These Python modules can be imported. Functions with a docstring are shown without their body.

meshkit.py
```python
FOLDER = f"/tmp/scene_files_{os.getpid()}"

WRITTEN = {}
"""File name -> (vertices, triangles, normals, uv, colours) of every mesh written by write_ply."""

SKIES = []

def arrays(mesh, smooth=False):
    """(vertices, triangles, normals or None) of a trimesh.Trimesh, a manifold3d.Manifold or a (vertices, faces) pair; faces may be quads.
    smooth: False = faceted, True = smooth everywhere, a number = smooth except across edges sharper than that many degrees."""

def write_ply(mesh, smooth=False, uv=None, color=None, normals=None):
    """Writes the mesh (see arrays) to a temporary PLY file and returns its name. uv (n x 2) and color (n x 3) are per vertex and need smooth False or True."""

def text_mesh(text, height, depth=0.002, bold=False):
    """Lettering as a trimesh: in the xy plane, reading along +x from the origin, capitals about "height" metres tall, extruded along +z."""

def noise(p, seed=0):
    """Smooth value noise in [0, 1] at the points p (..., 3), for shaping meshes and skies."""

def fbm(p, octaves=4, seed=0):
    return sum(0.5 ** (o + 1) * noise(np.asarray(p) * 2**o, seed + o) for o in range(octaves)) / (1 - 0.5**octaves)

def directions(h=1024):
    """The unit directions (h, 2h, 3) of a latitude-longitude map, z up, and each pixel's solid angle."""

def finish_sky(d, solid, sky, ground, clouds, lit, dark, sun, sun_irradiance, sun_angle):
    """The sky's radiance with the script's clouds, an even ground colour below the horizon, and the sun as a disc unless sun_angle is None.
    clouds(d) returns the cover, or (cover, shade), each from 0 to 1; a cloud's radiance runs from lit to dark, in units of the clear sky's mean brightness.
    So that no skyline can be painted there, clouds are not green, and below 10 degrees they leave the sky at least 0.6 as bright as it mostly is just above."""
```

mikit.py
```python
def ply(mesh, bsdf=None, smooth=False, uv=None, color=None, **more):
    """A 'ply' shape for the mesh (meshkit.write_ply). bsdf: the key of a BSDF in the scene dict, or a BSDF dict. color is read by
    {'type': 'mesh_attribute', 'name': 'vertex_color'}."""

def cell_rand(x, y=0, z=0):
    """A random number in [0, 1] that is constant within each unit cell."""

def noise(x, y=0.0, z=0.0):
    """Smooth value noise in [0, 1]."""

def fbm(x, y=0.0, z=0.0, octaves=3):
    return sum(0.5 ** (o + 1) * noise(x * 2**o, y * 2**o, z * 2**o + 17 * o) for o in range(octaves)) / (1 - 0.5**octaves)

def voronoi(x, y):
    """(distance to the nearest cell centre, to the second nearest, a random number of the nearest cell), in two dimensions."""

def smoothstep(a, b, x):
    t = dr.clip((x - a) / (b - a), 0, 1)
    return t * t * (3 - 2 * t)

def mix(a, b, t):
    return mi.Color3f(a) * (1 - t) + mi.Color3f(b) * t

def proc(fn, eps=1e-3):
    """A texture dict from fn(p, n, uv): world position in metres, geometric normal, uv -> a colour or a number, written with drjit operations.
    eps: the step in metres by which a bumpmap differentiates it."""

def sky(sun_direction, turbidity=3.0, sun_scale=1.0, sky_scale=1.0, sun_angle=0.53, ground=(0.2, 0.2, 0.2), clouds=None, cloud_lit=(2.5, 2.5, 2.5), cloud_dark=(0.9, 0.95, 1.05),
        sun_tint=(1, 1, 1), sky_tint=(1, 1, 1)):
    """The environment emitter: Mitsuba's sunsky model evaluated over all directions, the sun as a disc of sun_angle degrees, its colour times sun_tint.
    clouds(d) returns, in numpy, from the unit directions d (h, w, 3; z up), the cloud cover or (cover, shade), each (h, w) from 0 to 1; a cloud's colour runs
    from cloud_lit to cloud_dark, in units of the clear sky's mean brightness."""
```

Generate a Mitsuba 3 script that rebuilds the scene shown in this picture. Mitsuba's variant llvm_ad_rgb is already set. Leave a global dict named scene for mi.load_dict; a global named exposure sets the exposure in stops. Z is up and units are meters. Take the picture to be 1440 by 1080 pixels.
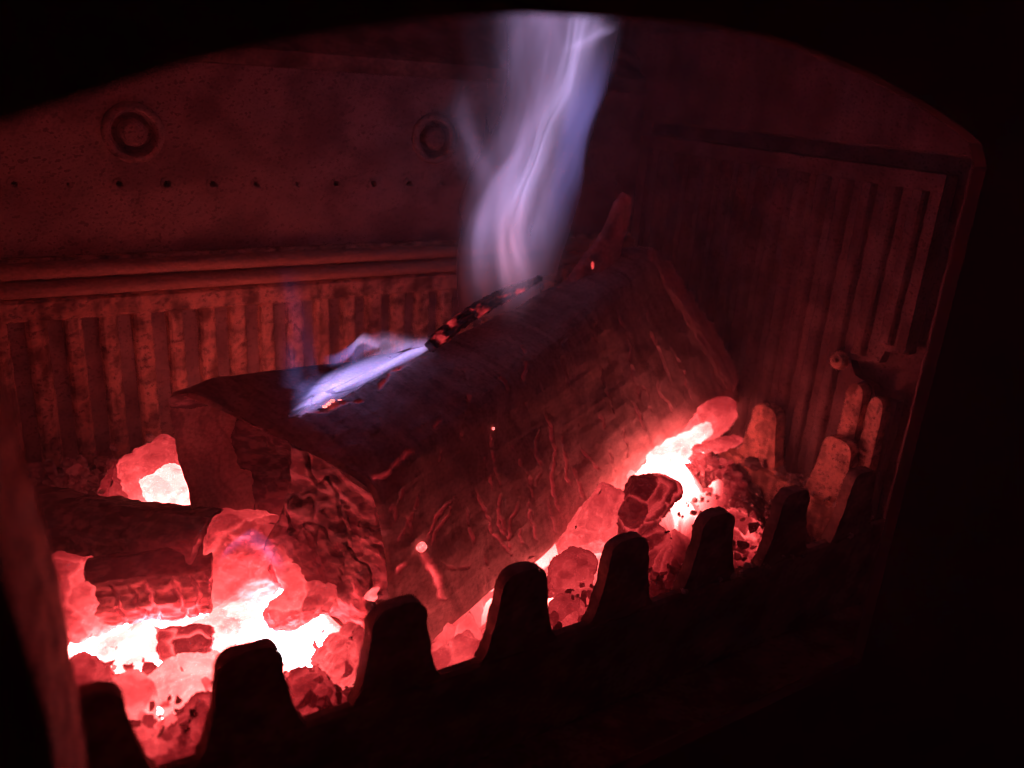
import math
import numpy as np
import trimesh
import drjit as dr
import mitsuba as mi
import mikit
from meshkit import noise as mnoise, fbm as mfbm
from scipy.spatial import cKDTree
from shapely.geometry import Polygon, Point, box as sbox

T = mi.ScalarTransform4f
V = lambda *a: np.array(a, float)

# ---------------------------------------------------------------- camera, light, exposure
CAM = V(-0.00363, -0.18682, 0.14099)
FWD = V(0.516426, 0.785956, -0.339968)
UP = V(0.126519, 0.322619, 0.938035)
scene = {
    "camera": {"type": "thinlens", "fov": 63.13, "fov_axis": "x", "aperture_radius": 0.0021, "focus_distance": 0.305,
               "near_clip": 0.005, "far_clip": 10.0, "to_world": T().look_at(origin=CAM.tolist(), target=(CAM + FWD).tolist(), up=UP.tolist())},
}
labels = {}
exposure = 0.75
# no sky and no sun: the stove stands in the dark, all light comes from the glowing embers and the flames built below


def ref(k):
    return {"type": "ref", "id": k}


def S(key, label, category, group=None, kind=None):
    d = {"label": label}
    if category:
        d["category"] = category
    if group:
        d["group"] = group
    if kind:
        d["kind"] = kind
    labels[key] = d


def fresh(key):
    if key not in scene:
        return key
    i = 1
    while f"{key}_{i:03d}" in scene:
        i += 1
    return f"{key}_{i:03d}"


def heat(L):
    """Colour of glowing charcoal as the camera records it, from its brightness."""
    L = np.maximum(np.asarray(L, float), 0)
    g = L * L / (1.9 + L + L * L / 38)
    return np.stack([L, 0.030 * L + 0.165 * g, 0.045 * L + 0.125 * g], -1)


def add(key, mesh, bsdf, smooth=False, glow=None, weight=1.0):
    """One entry of the scene; glow: radiance per vertex (n x 3)."""
    key = fresh(key)
    d = mikit.ply(mesh, bsdf, smooth, color=glow)
    if glow is not None:
        d["emitter"] = {"type": "area", "radiance": {"type": "mesh_attribute", "name": "vertex_color"}, "sampling_weight": float(weight)}
    scene[key] = d
    return key


# ---------------------------------------------------------------- materials
def turn(p):
    """Oblique coordinates, so that no grain lines up with the axes."""
    return (0.71 * p.x + 0.52 * p.y + 0.47 * p.z, -0.63 * p.x + 0.75 * p.y + 0.21 * p.z, -0.24 * p.x - 0.44 * p.y + 0.86 * p.z)


def iron_tex(p, n, uv):
    x, y, z = turn(p)
    a = mikit.fbm(x * 90, y * 90, z * 90, 4)
    b = mikit.fbm(x * 700, y * 700, z * 700, 3)
    c = mikit.mix([0.09, 0.066, 0.058], [0.26, 0.180, 0.150], mikit.smoothstep(0.30, 0.70, a))
    return c * (0.55 + 0.9 * b)


def scale_tex(p, n, uv):
    """Rust and fly ash baked on cast iron, run down in streaks, with dark spots where it has flaked off."""
    x, y, z = turn(p)
    a = mikit.fbm(x * 170 + 3 * mikit.noise(y * 200, z * 200), y * 170, z * 170, 4)
    t = mikit.fbm(p.x * 260 + 0.6 * mikit.noise(p.z * 70), p.y * 260, p.z * 28, 3)
    b = mikit.fbm(x * 640, y * 640, z * 640, 4)
    s = mikit.smoothstep(0.32, 0.60, 0.55 * a + 0.45 * t)
    c = mikit.mix([0.19, 0.11, 0.085], [0.78, 0.52, 0.40], s)
    c = mikit.mix(c, [0.07, 0.045, 0.04], mikit.smoothstep(0.50, 0.72, b) * 0.75)
    return c * (0.45 + 1.1 * b)


def scale_dark(p, n, uv):
    x, y, z = turn(p)
    a = mikit.fbm(x * 60, y * 60, z * 60, 5)
    b = mikit.fbm(x * 760, y * 760, z * 760, 4)
    c = mikit.mix([0.19, 0.145, 0.142], [0.36, 0.275, 0.262], mikit.smoothstep(0.30, 0.68, a))
    c = mikit.mix(c, [0.05, 0.035, 0.035], mikit.smoothstep(0.52, 0.74, b) * 0.7)
    return c * (0.40 + 1.2 * b)


def char_tex(p, n, uv):
    al = 0.915 * p.x + 0.32 * p.y + 0.245 * p.z
    h = -0.3 * p.x - 0.35 * p.y + 0.88 * p.z
    x, y, z = turn(p)
    a = mikit.fbm(al * 330 + 2.5 * mikit.noise(h * 120, al * 60), h * 38, p.y * 60, 4)
    b = mikit.fbm(x * 70, y * 70, z * 70, 4)
    c = mikit.fbm(x * 900, y * 900, z * 900, 3)
    t = mikit.smoothstep(0.30, 0.70, 0.6 * a + 0.4 * b)
    return mikit.mix([0.22, 0.175, 0.17], [0.42, 0.335, 0.32], t) * (0.6 + 0.8 * c)


def ash_tex(p, n, uv):
    b = mikit.fbm(p.x * 500, p.y * 500, p.z * 500, 3)
    return mikit.mix([0.12, 0.10, 0.09], [0.55, 0.50, 0.47], mikit.smoothstep(0.3, 0.7, b))


def ember_tex(p, n, uv):
    b = mikit.fbm(p.x * 380, p.y * 380, p.z * 380, 3)
    return mikit.mix([0.025, 0.02, 0.02], [0.14, 0.12, 0.115], mikit.smoothstep(0.4, 0.75, b))


def mat(name, fn, bump=None, scale=0.001, eps=4e-4):
    d = {"type": "diffuse", "reflectance": mikit.proc(fn)}
    if bump:
        d = {"type": "bumpmap", "scale": scale, "tex": mikit.proc(bump, eps=eps), "bsdf": d}
    scene[name] = {"type": "twosided", "bsdf": d}


mat("mat_iron", iron_tex)
mat("mat_scale", scale_tex)
mat("mat_scale_dark", scale_dark)
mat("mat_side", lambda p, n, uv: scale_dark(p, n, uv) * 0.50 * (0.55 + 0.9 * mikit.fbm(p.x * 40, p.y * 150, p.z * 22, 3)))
mat("mat_ledge", lambda p, n, uv: mikit.mix([0.36, 0.23, 0.18], [0.58, 0.38, 0.29], mikit.fbm(p.x * 140, p.y * 300, p.z * 300, 3)) * (0.6 + 0.8 * mikit.fbm(p.x * 900, p.y * 900, p.z * 900, 3)))
mat("mat_char", char_tex)
mat("mat_soot", lambda p, n, uv: mikit.mix([0.03, 0.025, 0.025], [0.15, 0.115, 0.11], mikit.smoothstep(0.35, 0.75, mikit.fbm(p.x * 300, p.y * 420, p.z * 420, 4))))
mat("mat_soot_warm", lambda p, n, uv: mikit.mix([0.045, 0.035, 0.033], [0.20, 0.15, 0.14], mikit.smoothstep(0.35, 0.75, mikit.fbm(p.x * 260, p.y * 360, p.z * 260, 4))))
mat("mat_ash", ash_tex)
mat("mat_ember", ember_tex)
scene["mat_black"] = {"type": "twosided", "bsdf": {"type": "diffuse", "reflectance": {"type": "rgb", "value": [0.032, 0.027, 0.026]}}}
scene["mat_flame"] = {"type": "thindielectric", "int_ior": 1.0003, "ext_ior": 1.0}  # hot gas: light passes, a trace is bent back


# ---------------------------------------------------------------- mesh helpers
def slab(x0, x1, y0, y1, z0, z1, ch=0.0006):
    """A box with chamfered edges."""
    m = trimesh.creation.box(extents=(1, 1, 1))
    c = np.array([(x0 + x1) / 2, (y0 + y1) / 2, (z0 + z1) / 2])
    h = np.array([x1 - x0, y1 - y0, z1 - z0]) / 2
    pts = []
    for s in np.ndindex(2, 2, 2):
        s = np.array(s) * 2 - 1
        for k in range(3):
            q = h.copy() - ch
            q[k] = h[k]
            pts.append(c + s * q)
    return trimesh.convex.convex_hull(np.array(pts))


def extrude(poly, y0, y1):
    """A polygon in x,z extruded along y."""
    m = trimesh.creation.extrude_polygon(poly, y1 - y0, engine="earcut")
    v = m.vertices
    return trimesh.Trimesh(np.stack([v[:, 0], y0 + v[:, 2], v[:, 1]], 1), m.faces[:, ::-1], process=False)


def extrude_x(poly, x0, x1):
    """A polygon in y,z extruded along x."""
    m = trimesh.creation.extrude_polygon(poly, x1 - x0, engine="earcut")
    v = m.vertices
    return trimesh.Trimesh(np.stack([x0 + v[:, 2], v[:, 0], v[:, 1]], 1), m.faces, process=False)


def cat(*ms):
    return trimesh.util.concatenate(list(ms))


def rough(mesh, edge, amp, freq, seed):
    """Subdivides and displaces a mesh with noise: casting skin and scale."""
    v, f = trimesh.remesh.subdivide_to_size(mesh.vertices, mesh.faces, edge, max_iter=12)
    m = trimesh.Trimesh(v, f, process=True)
    m.merge_vertices(merge_tex=True, merge_norm=True)
    n = m.vertex_normals
    d = (mfbm(m.vertices * freq, 3, seed) - 0.5) * 2 * amp
    m.vertices = m.vertices + n * d[:, None]
    return m


def sm0(a, b, t):
    t = np.clip((t - a) / (b - a), 0, 1)
    return t * t * (3 - 2 * t)


def grid_faces(nr, nc, closed=False):
    i, j = np.meshgrid(np.arange(nr - 1), np.arange(nc if closed else nc - 1), indexing="ij")
    a, b = i * nc + j, i * nc + (j + 1) % nc
    q = np.stack([a, b, b + nc, a + nc], -1).reshape(-1, 4)
    return np.vstack([q[:, [0, 1, 2]], q[:, [0, 2, 3]]])


def tooth_poly(cx, z0, z1, wb, wt):
    """The outline of one tooth: a tapered finger with a rounded top, flared at its foot."""
    pts = [(cx - wb / 2, z0), (cx - wb / 2, z0 + 0.001)]
    h = z1 - z0
    for t in np.linspace(0.12, 0.72, 7):
        pts.append((cx - (wt / 2 + (wb - wt) / 2 * (1 - t) ** 1.9 * 0.9), z0 + h * t))
    r = wt / 2 + (wb - wt) / 2 * 0.08
    for a in np.linspace(0.06, math.pi - 0.06, 13):
        c, s = math.cos(a), math.sin(a)
        pts.append((cx - np.sign(c) * abs(c) ** 0.62 * r, z0 + h * 0.73 + h * 0.27 * abs(s) ** 0.8))
    for t in np.linspace(0.72, 0.12, 7):
        pts.append((cx + (wt / 2 + (wb - wt) / 2 * (1 - t) ** 1.9 * 0.9), z0 + h * t))
    pts += [(cx + wb / 2, z0 + 0.001), (cx + wb / 2, z0)]
    return Polygon(pts).buffer(0)


# ---------------------------------------------------------------- the stove
D, XW, P = 0.190, 0.320, 0.042
S("wood_stove", "rusty cast iron wood stove firebox with fluted liners behind a black arched opening", "wood stove")

# back: fluted lower liner
add("wood_stove__back_liner", rough(slab(-0.024, 0.330, D + 0.0016, D + 0.014, -0.070, 0.0485), 0.006, 0.0006, 110, 3), "mat_scale_dark")  # darker than the ribs: shade in the flutes put into the recess colour
add("wood_stove__back_liner__top_band", rough(slab(-0.022, 0.328, D - 0.0042, D + 0.004, 0.0375, 0.0462, 0.001), 0.003, 0.0004, 200, 4), "mat_scale")
pitch = 0.0134
k = 0
x = -0.0205 + 0.004
while x < 0.322:
    w = 0.0064 + 0.0006 * math.sin(4 * k)
    prof = Polygon([(x - w / 2 - 0.0010, -0.0034), (x - w / 2, 0.0030), (x - w / 2 + 0.0012, 0.0040), (x + w / 2 - 0.0012, 0.0040), (x + w / 2, 0.0030), (x + w / 2 + 0.0010, -0.0034)])
    m = trimesh.creation.extrude_polygon(prof, 0.1080, engine="earcut")
    v = m.vertices
    m = trimesh.Trimesh(np.stack([v[:, 0], D + 0.0005 - v[:, 1], -0.07 + v[:, 2]], 1), m.faces, process=False)
    m = rough(m, 0.0035, 0.00045, 260, 10 + k)
    add("wood_stove__back_liner__rib", m, "mat_scale", 40)
    x += pitch
    k += 1

# back: ledge of two beads
def bead(z, r, out):
    a = np.linspace(0, math.pi, 13)
    pts = [(D - out - r * math.sin(t), z + r * math.cos(t)) for t in a]
    return extrude_x(Polygon([(D + 0.004, z + r)] + pts + [(D + 0.004, z - r)]), -0.022, 0.328)


add("wood_stove__moulding", rough(extrude_x(Polygon([(D + 0.004, 0.0490), (D - 0.0015, 0.0490), (D - 0.0015, 0.0625), (D + 0.004, 0.0625)]), -0.022, 0.328), 0.006, 0.0002, 150, 31), "mat_scale")
add("wood_stove__moulding__bead", rough(bead(0.0508, 0.0030, 0.0056), 0.003, 0.0002, 260, 32), "mat_ledge", 40)
add("wood_stove__moulding__bead", rough(bead(0.0582, 0.0030, 0.0046), 0.003, 0.0002, 260, 33), "mat_ledge", 40)

# back: upper plate with a row of air holes and two bolt bosses
hx = [0.0095 + 0.0185 * i for i in range(17)]
plate = sbox(-0.024, 0.0627, 0.330, 0.140)
for h in hx:
    plate = plate.difference(Point(h, 0.0912).buffer(0.0006 + 0.0009 * abs(math.sin(37 * h * 100)), 6))
for b_ in ((0.0535, 0.1115), (0.1890, 0.1125)):
    plate = plate.difference(Point(*b_).buffer(0.0098, 24))
add("wood_stove__back_plate", extrude(plate, D + 0.001, D + 0.009), "mat_scale_dark")
add("wood_stove__air_channel", slab(-0.024, 0.330, D + 0.011, D + 0.016, 0.066, 0.139), "mat_black")
for i, h in enumerate(hx[:13]):
    a = np.linspace(0, 2 * math.pi, 17)[:-1]
    ring = Point(h, 0.0912).buffer(0.0026, 6).difference(Point(h, 0.0912).buffer(0.00152, 6))
    add("wood_stove__back_plate__air_hole_rim", rough(extrude(ring, D + 0.0003, D + 0.002), 0.0015, 0.0003, 500, 50 + i), "mat_scale_dark", 40)
for i, (bx_, bz) in enumerate(((0.0535, 0.1115), (0.1890, 0.1125))):
    prof = [(0, 0.0036), (0.0040, 0.0032), (0.0052, 0.0018), (0.0056, -0.0045), (0.0076, -0.0045), (0.0084, 0.0010), (0.0092, 0.0022), (0.0108, 0.0022), (0.0118, 0.0012), (0.0122, -0.001)]
    m = trimesh.creation.revolve(np.array(prof), sections=40)
    v = m.vertices
    m = trimesh.Trimesh(np.stack([bx_ + v[:, 0], D + 0.001 - v[:, 2], bz + v[:, 1]], 1), m.faces, process=False)
    m.fix_normals()
    add("wood_stove__back_plate__bolt_boss", rough(m, 0.002, 0.0003, 400, 70 + i), "mat_scale_dark", 50)

# throat and baffle above, side walls, floor
add("wood_stove__throat", cat(slab(-0.03, 0.345, 0.232, 0.240, 0.10, 0.30), slab(-0.03, 0.345, -0.03, 0.24, 0.235, 0.243)), "mat_iron")
m = extrude_x(Polygon([(D + 0.001, 0.1402), (D + 0.043, 0.166), (D + 0.043, 0.172), (D + 0.001, 0.1470)]), -0.024, 0.330)
add("wood_stove__baffle", rough(m, 0.01, 0.0005, 60, 77), "mat_iron")
add("wood_stove__left_wall", rough(slab(-0.034, -0.024, -0.044, 0.236, -0.075, 0.24), 0.012, 0.0005, 60, 78), "mat_iron")
add("wood_stove__floor_plate", slab(-0.03, 0.34, -0.04, 0.205, -0.080, -0.070), "mat_iron")
# right wall: frame round a recess that holds the fluted side liner
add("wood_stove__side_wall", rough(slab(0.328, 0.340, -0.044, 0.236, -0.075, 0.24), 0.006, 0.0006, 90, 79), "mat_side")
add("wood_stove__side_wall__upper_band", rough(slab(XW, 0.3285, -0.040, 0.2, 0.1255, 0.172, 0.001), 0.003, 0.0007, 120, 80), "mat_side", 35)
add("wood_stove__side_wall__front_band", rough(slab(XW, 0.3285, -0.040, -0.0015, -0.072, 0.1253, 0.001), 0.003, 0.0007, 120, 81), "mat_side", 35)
# side liner plate with raised rim and ribs, one corner broken out
yy0, yy1, zz0, zz1 = 0.0045, 0.186, -0.07, 0.1185
hole = Polygon([(0.0020, 0.045), (0.0155, 0.043), (0.0170, 0.037), (0.0310, 0.034), (0.0270, 0.0280), (0.0175, 0.0262), (0.0145, 0.0215), (0.0020, 0.0235)])


def side_extrude(poly, xa, xb):
    m = trimesh.creation.extrude_polygon(poly, xb - xa, engine="earcut")
    v = m.vertices
    m = trimesh.Trimesh(np.stack([xa + v[:, 2], v[:, 0], v[:, 1]], 1), m.faces, process=False)
    return m


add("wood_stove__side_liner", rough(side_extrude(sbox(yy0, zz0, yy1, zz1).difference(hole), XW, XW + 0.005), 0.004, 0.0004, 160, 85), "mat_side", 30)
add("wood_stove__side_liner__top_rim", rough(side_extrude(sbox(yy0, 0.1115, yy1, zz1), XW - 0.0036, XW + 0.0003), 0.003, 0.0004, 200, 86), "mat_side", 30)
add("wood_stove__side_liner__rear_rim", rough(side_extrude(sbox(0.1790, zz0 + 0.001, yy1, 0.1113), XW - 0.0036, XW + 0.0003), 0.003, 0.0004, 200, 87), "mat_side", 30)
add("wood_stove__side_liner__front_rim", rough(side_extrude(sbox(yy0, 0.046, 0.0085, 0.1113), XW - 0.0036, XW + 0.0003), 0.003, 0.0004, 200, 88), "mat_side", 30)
yb, k = 0.0155, 0
while yb < 0.176:
    w = 0.0058
    zlo = -0.068 if yb > 0.034 else (0.0465 if yb < 0.02 else 0.038)
    for (za, zb) in ((zlo, 0.1113),):
        prof = Polygon([(yb - w / 2 - 0.001, 0.0), (yb - w / 2, 0.0022), (yb - w / 2 + 0.001, 0.003), (yb + w / 2 - 0.001, 0.003), (yb + w / 2, 0.0022), (yb + w / 2 + 0.001, 0.0)])
        m = trimesh.creation.extrude_polygon(prof, zb - za, engine="earcut")
        v = m.vertices
        m = trimesh.Trimesh(np.stack([XW + 0.0004 - v[:, 1], v[:, 0], za + v[:, 2]], 1), m.faces[:, ::-1], process=False)
        add("wood_stove__side_liner__rib", rough(m, 0.0035, 0.0005, 260, 100 + k), "mat_side", 40)
    yb += 0.0118
    k += 1
# worn iron columns under the broken corner and a bolt head
for i, (yc, w, z0, z1) in enumerate(((0.0215, 0.0085, -0.016, 0.0205), (0.0105, 0.0075, -0.03, 0.0180))):
    a = np.linspace(0, math.pi, 11)
    m = side_extrude(Polygon([(yc - w / 2, z0), (yc + w / 2, z0)] + [(yc + w / 2 * math.cos(t), z1 + 0.006 * math.sin(t)) for t in a]), XW - 0.0055, XW + 0.0004)
    add("wood_stove__side_liner__column", rough(m, 0.0018, 0.0006, 260, 130 + i), "mat_scale", 40)
m = trimesh.creation.revolve(np.array([(0, 0.004), (0.0012, 0.0038), (0.0014, 0.0018), (0.0030, 0.0020), (0.0040, 0.0010), (0.0043, -0.001)]), sections=28)
v = m.vertices
m = trimesh.Trimesh(np.stack([XW - 0.003 - v[:, 2], 0.0345 + v[:, 0], 0.0330 + v[:, 1]], 1), m.faces, process=False)
m.fix_normals()
add("wood_stove__side_liner__bolt_head", rough(m, 0.0012, 0.0002, 500, 140), "mat_scale", 40)
# grate bar along the right wall with upright teeth
add("wood_stove__side_grate", rough(slab(0.3040, 0.3165, 0.0045, 0.186, -0.069, -0.029, 0.001), 0.0035, 0.0005, 180, 141), "mat_scale", 35)
for i in range(4):
    yc = 0.0205 + P * i
    pl = tooth_poly(yc, -0.030, 0.0015, 0.027, 0.0145)
    add("wood_stove__side_grate__tooth", rough(side_extrude(pl, 0.3085, 0.3150), 0.0025, 0.00045, 260, 150 + i), "mat_scale", 35)

# front: black frame with an arched opening, and the splayed left jamb
arch = [(-0.0045, -0.045), (-0.0045, 0.030), (-0.0135, 0.118), (-0.0110, 0.1265), (0.000, 0.1308), (0.009, 0.1343), (0.024, 0.1400), (0.040, 0.1448), (0.064, 0.1500), (0.085, 0.1528), (0.105, 0.1540), (0.125, 0.1546), (0.145, 0.1540),
        (0.163, 0.1520), (0.186, 0.1480), (0.208, 0.1430), (0.227, 0.1375), (0.238, 0.1335), (0.2435, 0.1270), (0.2435, -0.045)]
outer = sbox(-0.30, -0.30, 0.60, 0.45)
hole_p = Polygon(arch).buffer(0.003, 6).buffer(-0.003, 6)
fr = extrude(outer.difference(hole_p), -0.0505, -0.0465)
add("wood_stove__front_frame", fr, "mat_black")
m = extrude_x(Polygon([(0, 0), (1, 0), (1, 1)]), 0, 1)
jb = np.array([(-0.0047, -0.0463), (0.0018, -0.012), (0.0008, -0.0105), (-0.0235, -0.0105), (-0.0235, -0.0463)])
m = trimesh.creation.extrude_polygon(Polygon(jb), 0.30, engine="earcut")
m.apply_translation((0, 0, -0.075))
m = m.subdivide().subdivide().subdivide()
m.vertices = m.vertices - np.maximum(m.vertices[:, 2:] - 0.03, 0) * V(0.10, 0, 0)   # the post leans out towards the arch
add("wood_stove__opening_jamb", rough(m, 0.008, 0.0003, 120, 160), "mat_scale", 35)

# ---------------------------------------------------------------- the log fence
S("log_fence", "dark iron log fence of rounded upright teeth standing in front of the fire", "log fence")
add("log_fence__bar", rough(slab(-0.023, 0.3195, -0.0060, -0.0012, -0.0695, -0.0296, 0.0012), 0.004, 0.0004, 180, 170), "mat_iron", 35)
for i in range(8):
    cx = P * i + (0.0035 if i == 0 else 0) - 0.0005
    add("log_fence__tooth", rough(extrude(tooth_poly(cx + 0.0004 * math.sin(5 * i), -0.0305, 0.0006 * math.sin(3 * i + 1), 0.0285, 0.0160 + 0.0006 * math.sin(7 * i)), -0.0055, -0.0008), 0.0016, 0.0008, 190, 171 + i), "mat_iron", 35)

# ---------------------------------------------------------------- burning wood
CORES = [(V(0.028, 0.064, -0.040), 0.030, 1.10), (V(0.062, 0.058, -0.040), 0.027, 1.10), (V(0.018, 0.036, -0.044), 0.020, 0.50), (V(0.060, 0.034, -0.044), 0.018, 0.40), (V(0.050, 0.130, -0.028), 0.018, 0.9),
         (V(0.241, 0.058, -0.026), 0.0195, 1.06), (V(0.262, 0.078, -0.020), 0.022, 0.85), (V(0.205, 0.052, -0.036), 0.020, 0.36), (V(0.258, 0.020, -0.035), 0.010, 0.5),
         (V(0.14, 0.075, -0.045), 0.050, 0.35), (V(0.11, 0.014, -0.040), 0.016, 0.40), (V(0.165, 0.024, -0.040), 0.024, 0.27)]


def core(p):
    h = 0
    for c, r, a in CORES:
        h = h + a * np.exp(-np.sum(((p - c) / r) ** 2, -1))
    return np.clip(h, 0, 1.3)


def solid_loft(left, right, ns, nt, caps=14, middle=None, at=0.42):
    """A log between two outlines (k x 3 each, same count): returns mesh arrays, closed by capped ends."""
    def dense(q):
        q = np.asarray(q, float)
        for r in (0.09, 0.22, 0.25):
            n = np.roll(q, -1, 0)
            q = np.stack([q * (1 - r) + n * r, q * r + n * (1 - r)], 1).reshape(-1, 3)
        return q
    a, b = dense(left), dense(right)
    c3 = dense(middle) if middle is not None else a * (1 - at) + b * at
    mid = (a + b) / 2
    le = np.linalg.norm(np.roll(mid, -1, 0) - mid, axis=1)
    cum = np.concatenate([[0], np.cumsum(le)])
    tt = np.linspace(0, cum[-1], nt, endpoint=False)
    ip = lambda q: np.stack([np.interp(tt, cum, np.append(q[:, i], q[0, i])) for i in range(3)], 1)
    a, b, c3 = ip(a), ip(b), ip(c3)
    bulge = c3 - (a * (1 - at) + b * at)
    ca, cb = a.mean(0), b.mean(0)
    rows, srow = [], []
    for r in np.linspace(0.02, 0.97, caps):
        rows.append(ca + (a - ca) * r)
        srow.append(0)
    for s in np.linspace(0.004, 0.996, ns):
        hump = np.interp(s, [0, at, 1], [0, 1, 0])
        hump = hump * hump * (3 - 2 * hump)
        rows.append(a * (1 - s) + b * s + bulge * hump)
        srow.append(s)
    for r in np.linspace(0.97, 0.02, caps):
        rows.append(cb + (b - cb) * r)
        srow.append(1)
    v = np.array(rows)
    nr = len(rows)
    f = grid_faces(nr, nt, True)
    v = v.reshape(-1, 3)
    v = np.vstack([v, ca, cb])
    j = np.arange(nt)
    f = np.vstack([f, np.stack([np.full(nt, nr * nt), (j + 1) % nt, j], 1), np.stack([np.full(nt, nr * nt + 1), (nr - 1) * nt + j, (nr - 1) * nt + (j + 1) % nt], 1)])
    m = trimesh.Trimesh(v, f, process=False)
    if m.volume < 0:
        m = trimesh.Trimesh(v, f[:, ::-1], process=False)
    return m, np.append(np.repeat(srow, nt), [0, 1])


def crack_points(lines, seed):
    """Jagged cracks from polylines [(points, width, glow at start, glow at end)]: sample points with width and glow."""
    rng = np.random.default_rng(seed)
    pts, wid, glo = [], [], []
    for line, w, g0, g1 in lines:
        q = np.asarray(line, float)
        for it in range(4):
            le = np.linalg.norm(np.diff(q, axis=0), axis=1)
            mid = (q[1:] + q[:-1]) / 2 + rng.normal(0, 0.085, (len(q) - 1, 3)) * le[:, None]
            out = np.empty((len(q) * 2 - 1, 3))
            out[0::2], out[1::2] = q, mid
            q = out
        le = np.concatenate([[0], np.cumsum(np.linalg.norm(np.diff(q, axis=0), axis=1))])
        t = np.arange(0, le[-1], 0.0003)
        pts.append(np.stack([np.interp(t, le, q[:, i]) for i in range(3)], 1))
        u = t / le[-1]
        wid.append(max(0.00050, 0.52 * w) * (0.7 + 0.6 * mnoise(np.stack([t * 300, t * 0 + len(pts), t * 0], 1), seed)) * np.clip(np.minimum(u, 1 - u) * 8, 0.25, 1))
        glo.append((g0 * (1 - u) + g1 * u) * (0.55 + 0.9 * mnoise(np.stack([t * 160, t * 0 + 7 * len(pts), t * 0], 1), seed + 1)))
    return np.vstack(pts), np.concatenate(wid), np.concatenate(glo)


def crack_field(v, lines, seed, flat=False):
    p, w, g = crack_points(lines, seed)
    if flat:
        p = p * V(1, 0, 1)
    d, i = cKDTree(p).query(v)
    e = np.exp(-(d / w[i]) ** 2)
    return e, e ** 1.3 * g[i]


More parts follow.
